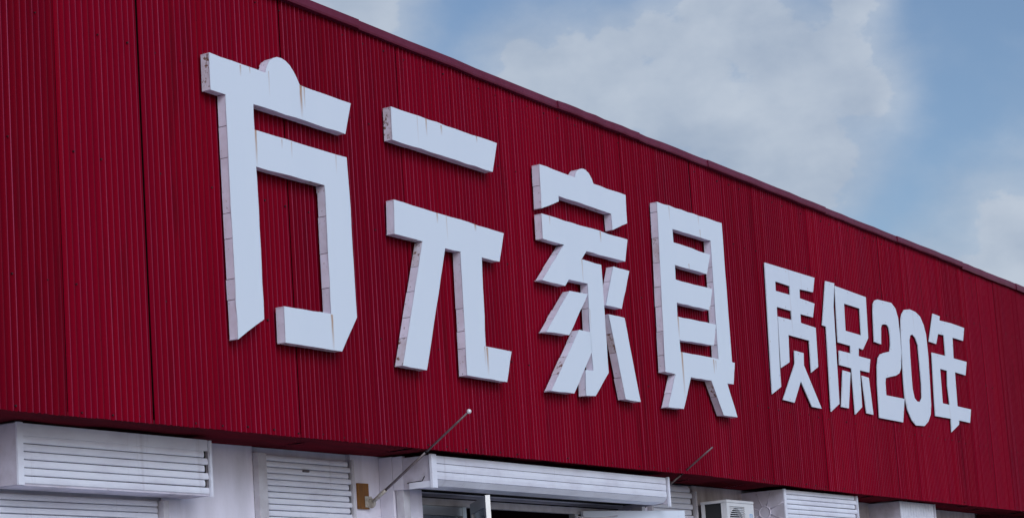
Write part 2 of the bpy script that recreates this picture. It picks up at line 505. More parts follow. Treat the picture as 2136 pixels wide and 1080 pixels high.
# screw heads in four rows
V, F = [], []
for zr in (3.585, 4.48, 5.45, 6.40, 7.12):
    x = 7.7
    while x < 40:
        xx = x + srnd.uniform(-0.03, 0.03)
        zz = zr + (edge_z(xx, BOT) - 3.545 if zr < 4 else 0) + srnd.uniform(-0.008, 0.008)
        if srnd.random() < 0.78:
            r = srnd.uniform(0.005, 0.0085)
            b = len(V)
            for k in range(6):
                t = k * math.pi / 3
                V.append((xx + r * math.cos(t), -0.013, zz + r * math.sin(t)))
            for k in range(6):
                t = k * math.pi / 3
                V.append((xx + r * math.cos(t), 0.002, zz + r * math.sin(t)))
            F.append(tuple(b + k for k in range(6)))
            F += [(b + k, b + 6 + k, b + 6 + (k + 1) % 6, b + (k + 1) % 6) for k in range(6)]
        x += 0.32
sc = obj('sheet_screws', V, F, M['screw'], bld)
tag(sc, kind='stuff')

# flashing along the top edge, in lengths
J = [7.5, 11.2, 14.91, 18.49, 20.32, 22.08, 25.70, 28.4, 31.26, 34.0, 37.5, 41.0]
for i, (a, b) in enumerate(zip(J, J[1:])):
    z0, z1 = edge_z(a, TOP), edge_z(b, TOP)
    V, F = [], []
    n = 9
    d = 0.012 if i % 2 else 0.0
    drop = -0.02 if a >= 31 else 0.0
    cs = [(-0.016, -0.010), (-0.052 - d, -0.016 + drop), (-0.058 - d, 0.0), (-0.052 - d, 0.066), (-0.03, 0.074), (0.5, 0.05), (0.5, -0.02), (0.0, -0.012)]
    for k in range(n + 1):
        t = k / n
        x = a + 0.003 + (b - a - 0.006) * t
        zz = z0 + (z1 - z0) * t + srnd.uniform(-0.004, 0.004) * (1 if 0 < k < n else 0)
        yy = srnd.uniform(-0.004, 0.004)
        if i == 2 and k == 0:
            yy = 0.0
        for (cy, cz) in cs:
            V.append((x, cy + (yy if cy < -0.02 else 0), zz + cz))
    m = len(cs)
    for k in range(n):
        for q in range(m):
            F.append((k * m + q, k * m + (q + 1) % m, (k + 1) * m + (q + 1) % m, (k + 1) * m + q))
    F += [tuple(range(m)), tuple(range(n * m, n * m + m))[::-1]]
    obj('roof_flashing', V, F, M['flash'], bld)

# soffit in lengths, slightly sagging
x = X0
while x < X1 - 0.1:
    b = min(x + srnd.uniform(1.1, 1.9), X1)
    V, F = [], []
    nx, ny = 6, 4
    for k in range(nx + 1):
        for q in range(ny + 1):
            xx = x + 0.003 + (b - x - 0.006) * k / nx
            yy = 0.006 + (YW + 0.02 - 0.006) * q / ny
            zz = edge_z(xx, BOT) + 0.012 + (srnd.uniform(-0.012, 0.012) if 0 < q < ny else 0) + (0.006 if (q == 0) else 0)
            V.append((xx, yy, zz))
    for k in range(nx):
        for q in range(ny):
            F.append((k * (ny + 1) + q, k * (ny + 1) + q + 1, (k + 1) * (ny + 1) + q + 1, (k + 1) * (ny + 1) + q))
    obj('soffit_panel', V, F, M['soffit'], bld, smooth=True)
    x = b

# drip edge under the sheets
V, F = [], []
for k in range(60):
    xx = X0 + (X1 - X0) * k / 59
    z = edge_z(xx, BOT)
    for (yy, dz) in ((0.004, 0.03), (0.003, 0.004), (0.02, 0.003), (0.02, 0.02)):
        V.append((xx, yy, z + dz))
for k in range(59):
    for q in range(4):
        F.append((k * 4 + q, k * 4 + (q + 1) % 4, k * 4 + 4 + (q + 1) % 4, k * 4 + 4 + q))
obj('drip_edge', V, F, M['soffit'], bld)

# white wall under the fascia, in bays between the openings
ZW = 3.57
for a, b, mat in ((X0, 10.2, 'plaster'), (12.84, 14.03, 'plaster'), (15.45, 16.34, 'plaster'), (21.02, 21.3, 'plaster'),
                  (22.46, 24.6, 'plaster_old'), (26.0, 28.6, 'plaster_old'), (29.3, 32.88, 'plaster_old'), (33.7, X1, 'soffit')):
    box('wall', a, b, YW, YW + 0.24, 0, ZW, M[mat], bld)
for b_ in [(10.2, 12.84, YW + 0.02, YW + 0.24, 3.02, ZW), (14.03, 15.45, YW + 0.04, YW + 0.24, 3.5, ZW), (16.34, 21.02, YW + 0.02, YW + 0.24, 3.275, ZW),
                 (21.3, 22.46, YW + 0.04, YW + 0.24, 3.53, ZW), (24.6, 26.0, YW + 0.02, YW + 0.24, 3.02, ZW), (28.6, 29.3, YW + 0.02, YW + 0.24, 3.02, ZW)]:
    box('lintel', *b_, M['plaster'], bld)
box('passage_wall', 32.9, 33.7, 3.0, 3.2, 0, 3.9, M['dark'], bld)
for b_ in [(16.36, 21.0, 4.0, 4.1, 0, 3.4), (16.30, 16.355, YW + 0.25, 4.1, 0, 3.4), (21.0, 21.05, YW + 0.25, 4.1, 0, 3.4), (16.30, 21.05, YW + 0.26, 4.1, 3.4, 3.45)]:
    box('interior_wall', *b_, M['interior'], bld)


# ------------------------------------------------------------------ shutters
def slat_mesh(w, h, bulge):
    """one curved shutter slat, w along X, h high, hanging from z = 0"""
    cs = [(0.004, 0.0), (-bulge * 0.2, -0.002), (-bulge * 0.75, -h * 0.25), (-bulge, -h * 0.5), (-bulge * 0.8, -h * 0.8), (-bulge * 0.15, -h + 0.006), (0.006, -h + 0.004), (0.008, -h * 0.5)]
    n = len(cs)
    V = [(0, y, z) for y, z in cs] + [(w, y, z) for y, z in cs]
    F = [(i, (i + 1) % n, n + (i + 1) % n, n + i) for i in range(n)] + [tuple(range(n)), tuple(range(n, 2 * n))[::-1]]
    me = bpy.data.meshes.new('slat')
    me.from_pydata(V, [], F)
    bm = bmesh.new()
    bm.from_mesh(me)
    bmesh.ops.recalc_face_normals(bm, faces=bm.faces)
    bm.to_mesh(me)
    bm.free()
    me.materials.append(M['shutter'])
    return me


def slats(parent, x0, x1, y, ztop, zend, h, bulge=0.007, jitter=0.0, notch=0.0):
    me = slat_mesh(x1 - x0, h, bulge)
    me2 = slat_mesh(x1 - x0 - notch, h, bulge) if notch else me
    q = 0
    z = ztop
    rr = random.Random(int(x0 * 100))
    while z - h > zend - 0.001:
        q += 1
        o = bpy.data.objects.new('slat', me2 if q % 2 else me)
        COL.objects.link(o)
        o.parent = parent
        o.location = Vector((x0 + rr.uniform(-jitter, jitter), y + rr.uniform(-0.0015, 0.0015), z)) - parent.location
        o.rotation_euler = (0, rad(rr.uniform(-0.04, 0.04)), 0)
        z -= h


# 1: far left, roller box hung under the soffit and a lowered curtain below it
s = thing('roller_shutter', 'white roller shutter with large projecting box at far left, soiled box end', 'shutter', (11.96, 0.37, 0))
xa, xb, yf = 10.95, 13.09, 0.37
za, zb = 3.09, 3.525
box('box_end', xa, xa + 0.012, yf + 0.004, YW, za, zb, M['shutter_side'], s)
box('box_end', xb - 0.004, xb + 0.006, yf + 0.004, YW, za, zb, M['shutter_side'], s)
box('end_frame', xa - 0.004, xa + 0.055, yf - 0.014, yf + 0.002, za - 0.003, zb + 0.004, M['shutter'], s)
box('end_frame', xb - 0.012, xb + 0.014, yf - 0.02, yf + 0.002, za - 0.012, zb - 0.005, M['shutter'], s)
box('box_core', xa + 0.02, xb - 0.02, yf + 0.02, YW - 0.01, za + 0.012, zb - 0.02, M['dark'], s)
box('top_board', xa + 0.058, xb - 0.016, yf - 0.001, yf + 0.012, zb - 0.088, zb, M['shutter'], s)
slats(s, xa + 0.058, xb - 0.018, yf + 0.004, zb - 0.088, za, 0.0572, 0.007, 0, 0.045)
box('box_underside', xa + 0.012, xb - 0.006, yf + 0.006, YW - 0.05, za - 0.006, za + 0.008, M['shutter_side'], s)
slats(s, 10.25, 12.765, 0.645, 3.06, 0.05, 0.0485, 0.008)
box('guide_rail', 12.775, 12.84, 0.585, YW - 0.002, 0, 3.06, M['rail'], s, 0.003)
box('guide_rail', 10.2, 10.25, 0.585, YW - 0.002, 0, 3.06, M['rail'], s, 0.003)

# 2: flush shutter in the bay left of the flagpole
s = thing('roller_shutter', 'narrow white slatted shutter set flush between plaster bays left of wooden board', 'shutter', (14.74, YW, 0))
box('guide_rail', 14.03, 14.145, 0.60, YW - 0.002, 0, 3.505, M['rail'], s, 0.003)
box('guide_rail', 15.425, 15.455, 0.62, YW - 0.002, 0, 3.515, M['rail'], s, 0.003)
slats(s, 14.15, 15.42, 0.648, 3.50, 0.05, 0.052, 0.009, 0.003, 0.035)

box('latch', 14.70, 14.78, 0.622, 0.640, 3.375, 3.392, M['pole'], s)

# 3: door box: big projecting white box over the entrance
s = thing('roller_shutter', 'wide white slatted roller shutter box projecting over the glazed entrance', 'shutter', (18.3, 0.1, 0))
xa, xb, yf = 15.90, 20.68, 0.10
za, zb = 3.245, 3.53
box('box_end', xa + 0.010, xa + 0.03, yf + 0.012, 0.40, za, zb, M['shutter_side'], s)
box('box_end_lower', xa + 0.002, xa + 0.012, yf + 0.012, 0.34, za - 0.002, za + 0.055, M['shutter'], s)
box('box_end', xb - 0.010, xb + 0.006, yf + 0.012, YW, za, zb, M['shutter_side'], s)
box('end_frame', xa - 0.006, xa + 0.075, yf - 0.022, yf + 0.010, za - 0.012, zb + 0.008, M['shutter'], s, 0.004)
box('end_frame', xb - 0.012, xb + 0.02, yf - 0.022, yf + 0.010, za - 0.03, zb + 0.008, M['shutter'], s, 0.004)
box('box_core', xa + 0.04, xb - 0.04, yf + 0.05, YW - 0.03, za + 0.03, zb - 0.02, M['dark'], s)
for z1, z0 in ((zb, zb - 0.070), (zb - 0.073, zb - 0.143), (zb - 0.146, zb - 0.214)):
    sweep_x('slat', [(yf + 0.012, z1), (yf + 0.002, z1 - 0.002), (yf - 0.001, (z0 + z1) / 2), (yf + 0.003, z0 + 0.002), (yf + 0.012, z0)], xa + 0.08, xb - 0.034, M['shutter'], s)
z1 = zb - 0.217
sweep_x('slat', [(yf + 0.012, z1), (yf - 0.002, z1 - 0.001), (yf + 0.045, z1 - 0.052), (yf + 0.06, z1 - 0.045)], xa + 0.08, xb - 0.034, M['shutter'], s)
sweep_x('slat', [(yf + 0.05, z1 - 0.053), (yf + 0.17, z1 - 0.068), (yf + 0.17, z1 - 0.055), (yf + 0.06, z1 - 0.043)], xa + 0.08, xb - 0.034, M['shutter'], s)
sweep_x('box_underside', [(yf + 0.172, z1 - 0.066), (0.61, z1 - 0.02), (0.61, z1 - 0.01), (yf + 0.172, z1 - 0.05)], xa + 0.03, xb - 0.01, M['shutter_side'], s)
box('guide_rail', 15.925, 16.03, 0.42, 0.50, 0, 3.27, M['rail'], s, 0.003)
box('guide_rail', 20.86, 20.94, 0.52, YW - 0.004, 0, 3.27, M['rail'], s, 0.003)
# return wall beside the entrance, part of the building
box('return_wall', 15.90, 15.955, 0.515, YW - 0.003, 0, 3.555, M['plaster'], bld)
box('return_wall', 15.905, 15.955, 0.405, 0.51, 3.25, 3.55, M['plaster'], bld)
box('return_wall', 15.958, 16.36, 0.505, YW - 0.004, 0, 3.555, M['plaster'], bld)

tube('wire', (15.905, 0.36, 3.300), (15.905, 0.20, 3.305), 0.004, 0.004, M['dark'], s, 6)
tube('wire', (15.905, 0.20, 3.305), (15.903, 0.17, 3.345), 0.004, 0.004, M['dark'], s, 6)

# 4: flush shutter right of the entrance
s = thing('roller_shutter', 'white slatted shutter partly hidden behind the second flagpole, beside the air conditioner', 'shutter', (21.88, YW, 0))
box('guide_rail', 22.44, 22.475, 0.60, YW - 0.002, 0, 3.50, M['rail'], s, 0.003)
box('guide_rail', 21.27, 21.31, 0.60, YW - 0.002, 0, 3.53, M['rail'], s, 0.003)
slats(s, 21.315, 22.42, 0.648, 3.545, 0.05, 0.066, 0.008, 0.003, 0.05)

# 5: box with the pressed star pattern on its end
s = thing('roller_shutter', 'white slatted shutter box with pressed star pattern on its grey end', 'shutter', (25.1, 0.1, 0))
xa, xb, yf = 23.86, 26.28, 0.10
za, zb = 2.75, 3.53
box('box_end', xa, xa + 0.012, yf + 0.004, YW, za, zb, M['shutter_side'], s)
box('box_end', xb - 0.012, xb, yf + 0.004, YW, za, zb, M['shutter_side'], s)
box('end_frame', xa - 0.004, xa + 0.06, yf - 0.014, yf + 0.002, za, zb + 0.004, M['shutter'], s)
box('end_frame', xb - 0.006, xb + 0.016, yf - 0.02, yf + 0.002, za, zb, M['shutter'], s)
box('box_core', xa + 0.02, xb - 0.02, yf + 0.02, YW - 0.01, za + 0.012, zb - 0.02, M['dark'], s)
slats(s, xa + 0.062, xb - 0.012, yf + 0.004, zb, za, 0.0595, 0.007, 0, 0.06)
yc, zc = (yf + YW) / 2 - 0.02, 3.27
for k in range(8):
    t = k * math.pi / 4 + 0.39
    a = (xa - 0.001, yc + 0.075 * math.cos(t), zc + 0.075 * math.sin(t))
    L_ = min(0.25 / max(abs(math.cos(t)), 1e-6), 0.24 / max(abs(math.sin(t)), 1e-6))
    b = (xa - 0.001, yc + L_ * math.cos(t), zc + L_ * math.sin(t))
    tube('pressed_ray', a, b, 0.006, 0.006, M['shutter_side'], s, 6)
V, F = [], []
for k in range(24):
    t = 2 * math.pi * k / 24
    for r, dx in ((0.085, 0.001), (0.075, -0.014), (0.060, -0.006)):
        V.append((xa + dx, yc + r * math.cos(t), zc + r * math.sin(t)))
for k in range(24):
    j = (k + 1) % 24
    F += [(3 * k, 3 * j, 3 * j + 1, 3 * k + 1), (3 * k + 1, 3 * j + 1, 3 * j + 2, 3 * k + 2)]
F.append(tuple(3 * k + 2 for k in range(24)))
obj('pressed_boss', V, F, M['shutter_side'], s)
slats(s, 24.6, 26.0, 0.648, 2.75, 0.05, 0.0595, 0.008)

# 6: last box at the right, ribbed front
s = thing('roller_shutter', 'short shutter box with upright-ribbed white front, farthest right under the fascia', 'shutter', (28.9, 0.2, 0))
xa, xb, yf = 28.19, 29.60, 0.20
za, zb = 2.6, 3.54
box('box_end', xa, xa + 0.012, yf + 0.004, YW, za, zb, M['shutter_side'], s)
box('box_end', xb - 0.012, xb, yf + 0.004, YW, za, zb, M['shutter_side'], s)
box('box_core', xa + 0.02, xb - 0.03, yf + 0.02, YW - 0.01, za + 0.012, zb - 0.02, M['dark'], s)
box('end_frame', xb + 0.012, xb + 0.03, yf - 0.02, yf + 0.01, za, zb, M['shutter'], s)
n = 13
for k in range(n):
    a = xa + (xb - xa - 0.03) * k / n
    b = xa + (xb - xa - 0.03) * (k + 1) / n - 0.012
    box('front_rib', a, b, yf - 0.008, yf + 0.012, za, zb, M['shutter'], s, 0.003)
slats(s, 28.6, 29.3, 0.648, 2.6, 0.05, 0.0595, 0.008)


# ------------------------------------------------------------------ entrance
e = thing('shop_entrance', 'aluminium framed glazed shop entrance under the white shutter box', 'door', (18.2, 0.68, 0))
yd = 0.70
multi('head_frame', [(16.36, 20.86, yd, yd + 0.06, 3.165, 3.232)], M['rail'], e)
multi('transom', [(16.36, 17.36, yd - 0.005, yd + 0.06, 3.075, 3.16)], M['alu'], e)
for x in (16.36, 17.36, 19.62):
    box('mullion', x, x + 0.07, yd - 0.01, yd + 0.065, 0, 3.162, M['alu'], e)
box('side_pane', 16.432, 17.358, yd + 0.02, yd + 0.03, 0.1, 3.073, M['glass'], e)
box('bottom_rail', 16.432, 17.358, yd, yd + 0.05, 0, 0.098, M['alu'], e)


def leaf(name, label, a, b, z0, z1, stile, pane, handle=True):
    """a door leaf between hinge a and free edge b (x, y)"""
    t = thing(name, label, 'door', (a[0], a[1], 0))
    w = math.hypot(b[0] - a[0], b[1] - a[1])
    def part(nm, x0, x1, y0, y1, za_, zb_, m):
        v, f = box_vf(x0, x1, y0, y1, za_, zb_)
        me = bpy.data.meshes.new(nm)
        me.from_pydata(v, [], f)
        me.materials.append(m)
        o = bpy.data.objects.new(nm, me)
        COL.objects.link(o)
        o.parent = t
        return o
    part('stile', 0, 0.07, -0.02, 0.02, z0, z1, stile)
    part('stile', w - 0.10, w, -0.022, 0.022, z0, z1, stile)
    part('top_rail', 0.07, w - 0.10, -0.02, 0.02, z1 - 0.10, z1, stile)
    part('bottom_rail', 0.07, w - 0.10, -0.02, 0.02, z0, z0 + 0.15, stile)
    part('pane', 0.07, w - 0.10, -0.006, 0.006, z0 + 0.15, z1 - 0.10, pane)
    if handle:
        part('handle', w - 0.075, w - 0.045, -0.07, -0.045, 0.9, 1.4, M['alu'])
    t.rotation_euler = (0, 0, math.atan2(b[1] - a[1], b[0] - a[0]))
    return t


leaf('glass_door', 'glazed aluminium door leaf standing open towards the street', (17.42, 0.62), (16.66, -0.02), 0.02, 3.185, M['alu'], M['glass'])
wl = leaf('panel_door', 'plain white door leaf standing open at the right of the entrance', (19.72, 0.66), (21.13, 0.15), 0.02, 3.19, M['plate'], M['plate'], False)
tube('closer_arm', (19.45, 0.60, 3.12), (19.72, 0.5, 3.10), 0.008, 0.008, M['rail'], e, 8)
tube('closer_arm', (19.72, 0.5, 3.10), (20.1, 0.44, 3.13), 0.008, 0.008, M['rail'], e, 8)


# ------------------------------------------------------------------ flagpoles
def flagpole(label, x, yb_, zb_, yt, zt, board, ball):
    t = thing('flagpole', label, 'flagpole', (x, YW, zb_), 'flagpoles beside the entrance')
    if board:
        bx = x - 0.07
        box('mounting_board', bx - 0.075, bx + 0.09, YW - 0.024, YW - 0.002, 3.085, 3.315, M['wood'], t, 0.002)
        box('bracket_plate', x - 0.055, x + 0.05, YW - 0.034, YW - 0.026, 3.10, 3.20, M['bracket'], t, 0.002)
    d = Vector((0, yt - yb_, zt - zb_)).normalized()
    a = Vector((x, yb_, zb_))
    V = []
    tube('socket_disc', (x - 0.012, yb_ + 0.005, zb_ + 0.0), (x + 0.012, yb_ + 0.005, zb_ + 0.0), 0.045, 0.045, M['bracket'], t, 18)
    tube('socket', a + d * 0.02, a + d * 0.19, 0.0175, 0.0175, M['bracket'], t, 12)
    l = (Vector((x, yt, zt)) - a).length
    tube('shaft', a + d * 0.12, a + d * (l * 0.57), 0.0118, 0.0112, M['pole'], t, 12)
    tube('collar', a + d * (l * 0.565), a + d * (l * 0.575), 0.0132, 0.0132, M['dark'], t, 12)
    tube('shaft', a + d * (l * 0.575), a + d * l, 0.0098, 0.0088, M['pole'], t, 12)
    if ball:
        bm = bmesh.new()
        bmesh.ops.create_uvsphere(bm, u_segments=16, v_segments=10, radius=0.021)
        bmesh.ops.translate(bm, verts=bm.verts, vec=a + d * (l + 0.012) - t.location)
        me = bpy.data.meshes.new('finial_ball')
        bm.to_mesh(me)
        bm.free()
        for p in me.polygons:
            p.use_smooth = True
        me.materials.append(M['chrome'])
        o = bpy.data.objects.new('finial_ball', me)
        COL.objects.link(o)
        o.parent = t


flagpole('slanting steel flagpole with round white tip, on a brown wooden board', 15.67, 0.60, 3.135, -0.47, 3.83, True, True)
flagpole('slanting bare steel flagpole without a tip ball, right of the shutter box', 20.95, 0.58, 3.235, -0.35, 3.832, False, False)


# ------------------------------------------------------------------ air conditioner
a = thing('air_conditioner', 'white outdoor air conditioner unit on the stained wall right of the entrance', 'air conditioner', (22.9, 0.45, 2.82))
xa, xb, ya, yb_, za, zb = 22.47, 23.23, 0.23, 0.56, 2.82, 3.37
box('top_cover', xa - 0.006, xb + 0.006, ya - 0.006, yb_ + 0.006, zb - 0.035, zb, M['ac'], a, 0.008)
multi('front_panel', [(xa, xa + 0.07, ya, ya + 0.03, za, zb - 0.037), (xa + 0.50, xb, ya, ya + 0.03, za, zb - 0.037),
                      (xa + 0.07, xa + 0.50, ya, ya + 0.03, zb - 0.075, zb - 0.037), (xa + 0.07, xa + 0.50, ya, ya + 0.03, za, za + 0.07)], M['ac'], a)
box('fin_block', xa + 0.012, xb - 0.012, ya + 0.07, yb_ - 0.01, za + 0.01, zb - 0.037, M['ac_dark'], a)
multi('side_frame', [(xa, xa + 0.01, ya + 0.032, ya + 0.075, za, zb - 0.037), (xa, xa + 0.01, yb_ - 0.045, yb_, za, zb - 0.037)], M['ac'], a)
box('back_panel', xa + 0.012, xb, yb_ - 0.008, yb_, za, zb - 0.037, M['ac'], a)
box('side_panel', xb - 0.01, xb, ya + 0.032, yb_ - 0.01, za, zb - 0.037, M['ac'], a)
for k in range(17):
    z = za + 0.085 + k * 0.0235
    if z > zb - 0.08:
        break
    tube('grille_bar', (xa + 0.072, ya + 0.008, z), (xa + 0.498, ya + 0.008, z), 0.0042, 0.0042, M['ac'], a, 6)
V, F = [], []
cx, cz = xa + 0.285, (za + zb) / 2 - 0.02
for k in range(32):
    t = 2 * math.pi * k / 32
    for r, y in ((0.205, ya + 0.02), (0.20, ya + 0.06)):
        V.append((cx + r * math.cos(t), y, cz + r * math.sin(t)))
for k in range(32):
    j = (k + 1) % 32
    F.append((2 * k, 2 * j, 2 * j + 1, 2 * k + 1))
obj('fan_ring', V, F, M['ac'], a, True)
plate('fan_shroud', [(xa + 0.071, za + 0.071), (xa + 0.499, za + 0.071), (xa + 0.499, zb - 0.076), (xa + 0.071, zb - 0.076)],
      [[(cx + 0.203 * math.cos(2 * math.pi * k / 32), cz + 0.203 * math.sin(2 * math.pi * k / 32)) for k in range(32)]], ya + 0.018, ya + 0.022, M['ac'], a)
for k in range(3):
    t0 = k * 2.094
    V = [(cx, ya + 0.04, cz)]
    for q in range(6):
        t = t0 + q * 0.22
        V.append((cx + 0.18 * math.cos(t), ya + 0.03 + q * 0.006, cz + 0.18 * math.sin(t)))
    obj('fan_blade', V, [(0, q, q + 1) for q in range(1, 6)], M['ac_dark'], a)
for z in (3.155, 3.075):
    multi('logo_mark', [(xb - 0.13, xb - 0.045, ya - 0.002, ya - 0.0005, z, z + 0.008), (xb - 0.13, xb - 0.045, ya - 0.002, ya - 0.0005, z + 0.052, z + 0.06),
                        (xb - 0.13, xb - 0.118, ya - 0.002, ya - 0.0005, z + 0.009, z + 0.051), (xb - 0.057, xb - 0.045, ya - 0.002, ya - 0.0005, z + 0.009, z + 0.051),
                        (xb - 0.096, xb - 0.086, ya - 0.002, ya - 0.0005, z + 0.02, z + 0.051)], M['blue'], a)
multi('wall_bracket', [(xa + 0.1, xa + 0.14, ya, YW - 0.002, za - 0.04, za - 0.002), (xb - 0.14, xb - 0.1, ya, YW - 0.002, za - 0.04, za - 0.002)], M['rail'], a)

# outlines in metres on the facade (X along it, Z up): outer loop, holes
BIG = {
  'fang': [
    ([(12.699,6.494),(13.424,6.483),(13.433,6.52),(13.459,6.566),(13.49,6.604),(13.534,6.633),(13.586,6.653),(13.648,6.657),(13.709,6.646),(13.763,6.62),(13.814,6.576),(13.852,6.533),(13.89,6.479),(14.626,6.472),(14.519,6.181),(13.237,6.186),(13.236,5.975),(14.518,5.976),(14.531,5.679),(14.541,4.597),(14.294,4.283),(13.512,4.279),(13.515,4.575),(14.168,4.583),(14.176,5.621),(14.169,5.675),(13.233,5.673),(13.239,5.469),(13.241,4.439),(12.896,4.244),(12.883,5.41),(12.881,6.193),(12.696,6.193)], []),
  ],
  'yuan': [
    ([(15.258,6.57),(17.084,6.572),(16.968,6.27),(15.252,6.267)], []),
    ([(15.217,5.721),(17.101,5.693),(16.988,5.402),(16.663,5.399),(16.63,4.554),(17.102,4.551),(16.982,4.25),(16.27,4.252),(16.283,5.064),(16.29,5.402),(16.023,5.398),(15.589,4.239),(15.21,4.247),(15.647,5.407),(15.196,5.411)], []),
  ],
  'jia': [
    ([(17.901,6.508),(18.629,6.498),(18.648,6.54),(18.694,6.584),(18.737,6.603),(18.779,6.615),(18.828,6.622),(18.873,6.618),(18.937,6.596),(18.997,6.547),(19.03,6.497),(19.752,6.495),(19.737,6.183),(19.391,6.061),(19.385,6.233),(18.25,6.244),(18.247,6.187),(18.033,6.108),(17.882,6.059)], []),
    ([(17.874,6.005),(19.717,6.005),(19.625,5.754),(18.765,5.748),(18.65,5.65),(19.07,5.646),(19.073,5.428),(19.061,4.518),(18.738,4.252),(18.541,4.24),(18.567,4.504),(18.732,4.513),(18.72,4.91),(18.746,5.407),(18.345,5.401),(18.257,5.325),(17.794,5.326),(18.295,5.748),(17.867,5.749)], []),
    ([(18.344,5.285),(18.728,5.298),(18.271,4.828),(17.804,4.812)], []),
    ([(18.488,4.905),(18.724,4.904),(18.729,4.706),(18.288,4.243),(17.828,4.234)], []),
    ([(19.344,5.666),(19.705,5.663),(19.463,5.229),(19.116,5.227)], []),
    ([(19.159,5.138),(19.513,5.138),(19.742,4.267),(19.403,4.271)], []),
  ],
  'ju': [
    ([(20.506,6.541),(22.191,6.554),(22.163,4.912),(22.242,4.91),(22.16,4.653),(21.985,4.648),(22.192,4.273),(21.819,4.27),(21.557,4.646),(21.026,4.64),(20.779,4.268),(20.399,4.26),(20.64,4.639),(20.395,4.643)], [[(20.845,6.285),(21.845,6.295),(21.801,4.912),(20.81,4.902),(20.805,5.035),(21.699,5.062),(21.802,5.313),(20.801,5.296),(20.811,5.453),(21.666,5.463),(21.781,5.719),(20.826,5.714),(20.836,5.88),(21.668,5.881),(21.799,6.126),(20.846,6.134)]]),
  ],
}
SMALL = {
  'zhi': [
    ([(23.568,6.283),(25.155,6.293),(25.06,6.093),(24.615,6.078),(24.599,5.96),(25.077,5.948),(24.984,5.758),(24.573,5.754),(24.563,5.641),(25.046,5.63),(25.016,5.123),(24.771,5.028),(24.793,5.438),(24.126,5.442),(24.085,5.097),(23.807,5.002),(23.841,5.644),(24.275,5.646),(24.281,5.761),(23.829,5.763),(23.763,4.993),(23.756,4.763),(23.463,4.652)], [[(23.849,6.084),(24.301,6.079),(24.296,5.966),(23.838,5.963)]]),
    ([(24.277,5.261),(24.566,5.256),(24.542,5.1),(25.01,4.585),(24.696,4.585),(24.398,4.887),(24.133,4.597),(23.784,4.606),(24.255,5.093)], []),
  ],
  'bao': [
    ([(25.529,6.298),(25.834,6.306),(25.734,5.987),(25.639,4.694),(25.325,4.569),(25.414,5.683),(25.287,5.689)], []),
    ([(25.848,6.273),(26.962,6.254),(26.911,5.686),(26.67,5.503),(26.517,5.509),(26.489,5.398),(26.918,5.396),(26.831,5.207),(26.487,5.208),(26.447,4.709),(26.173,4.592),(26.187,5.208),(25.762,5.214),(25.792,5.408),(26.208,5.408),(26.222,5.51),(25.781,5.515)], [[(26.124,6.069),(26.692,6.066),(26.657,5.697),(26.09,5.7)]]),
    ([(25.864,5.153),(26.135,5.146),(25.958,4.657),(25.699,4.658)], []),
    ([(26.537,5.141),(26.796,5.132),(26.846,4.635),(26.595,4.638)], []),
  ],
  'two': [
    ([(27.134,5.657),(27.394,5.648),(27.449,5.885),(27.493,5.932),(27.594,5.95),(27.701,5.95),(27.757,5.917),(27.782,5.803),(27.762,5.665),(27.713,5.579),(27.46,5.534),(27.32,5.501),(27.226,5.441),(27.159,5.321),(27.105,5.07),(27.066,4.609),(27.985,4.608),(28.131,4.948),(27.415,4.943),(27.422,5.115),(27.456,5.185),(27.647,5.22),(27.872,5.255),(28.021,5.301),(28.11,5.387),(28.174,5.608),(28.192,5.884),(28.176,6.099),(28.1,6.228),(27.952,6.29),(27.733,6.284),(27.411,6.275),(27.299,6.249),(27.228,6.196),(27.185,6.067)], []),
  ],
  'zero': [
    ([(28.285,6.091),(28.347,6.177),(28.467,6.25),(28.702,6.283),(28.929,6.272),(29.118,6.223),(29.235,6.114),(29.303,5.979),(29.313,5.656),(29.27,5.248),(29.232,4.943),(29.174,4.799),(29.044,4.69),(28.865,4.613),(28.501,4.599),(28.35,4.664),(28.217,4.791),(28.151,4.961),(28.158,5.196),(28.197,5.551),(28.232,5.849)], [[(28.562,5.823),(28.616,5.898),(28.718,5.919),(28.822,5.879),(28.909,5.778),(28.907,5.518),(28.9,5.218),(28.861,5.016),(28.769,4.953),(28.654,4.95),(28.552,4.992),(28.503,5.126),(28.516,5.383),(28.536,5.622)]]),
  ],
  'nian': [
    ([(29.694,6.332),(29.996,6.326),(29.965,6.26),(30.496,6.274),(31.101,6.266),(30.986,6.056),(30.495,6.055),(30.452,5.737),(31.059,5.738),(30.943,5.522),(30.453,5.528),(30.42,5.01),(31.046,5.007),(30.937,4.796),(30.44,4.8),(30.408,4.734),(30.038,4.599),(30.065,4.8),(29.379,4.793),(29.397,5.006),(29.483,5.733),(30.091,5.739),(30.107,6.051),(29.842,6.045),(29.717,5.882),(29.408,5.888)], [[(29.784,5.519),(30.102,5.518),(30.048,5.291),(30.07,5.005),(29.758,5.007)]]),
  ],
}


# ------------------------------------------------------------------ raised characters on the fascia
def inset_side(P, Q, clockwise):
    d = Vector((Q[0] - P[0], Q[1] - P[1])).normalized()
    return Vector((d.y, -d.x)) if clockwise else Vector((-d.y, d.x))


def area(lp):
    return 0.5 * sum(p[0] * q[1] - q[0] * p[1] for p, q in zip(lp, lp[1:] + lp[:1]))


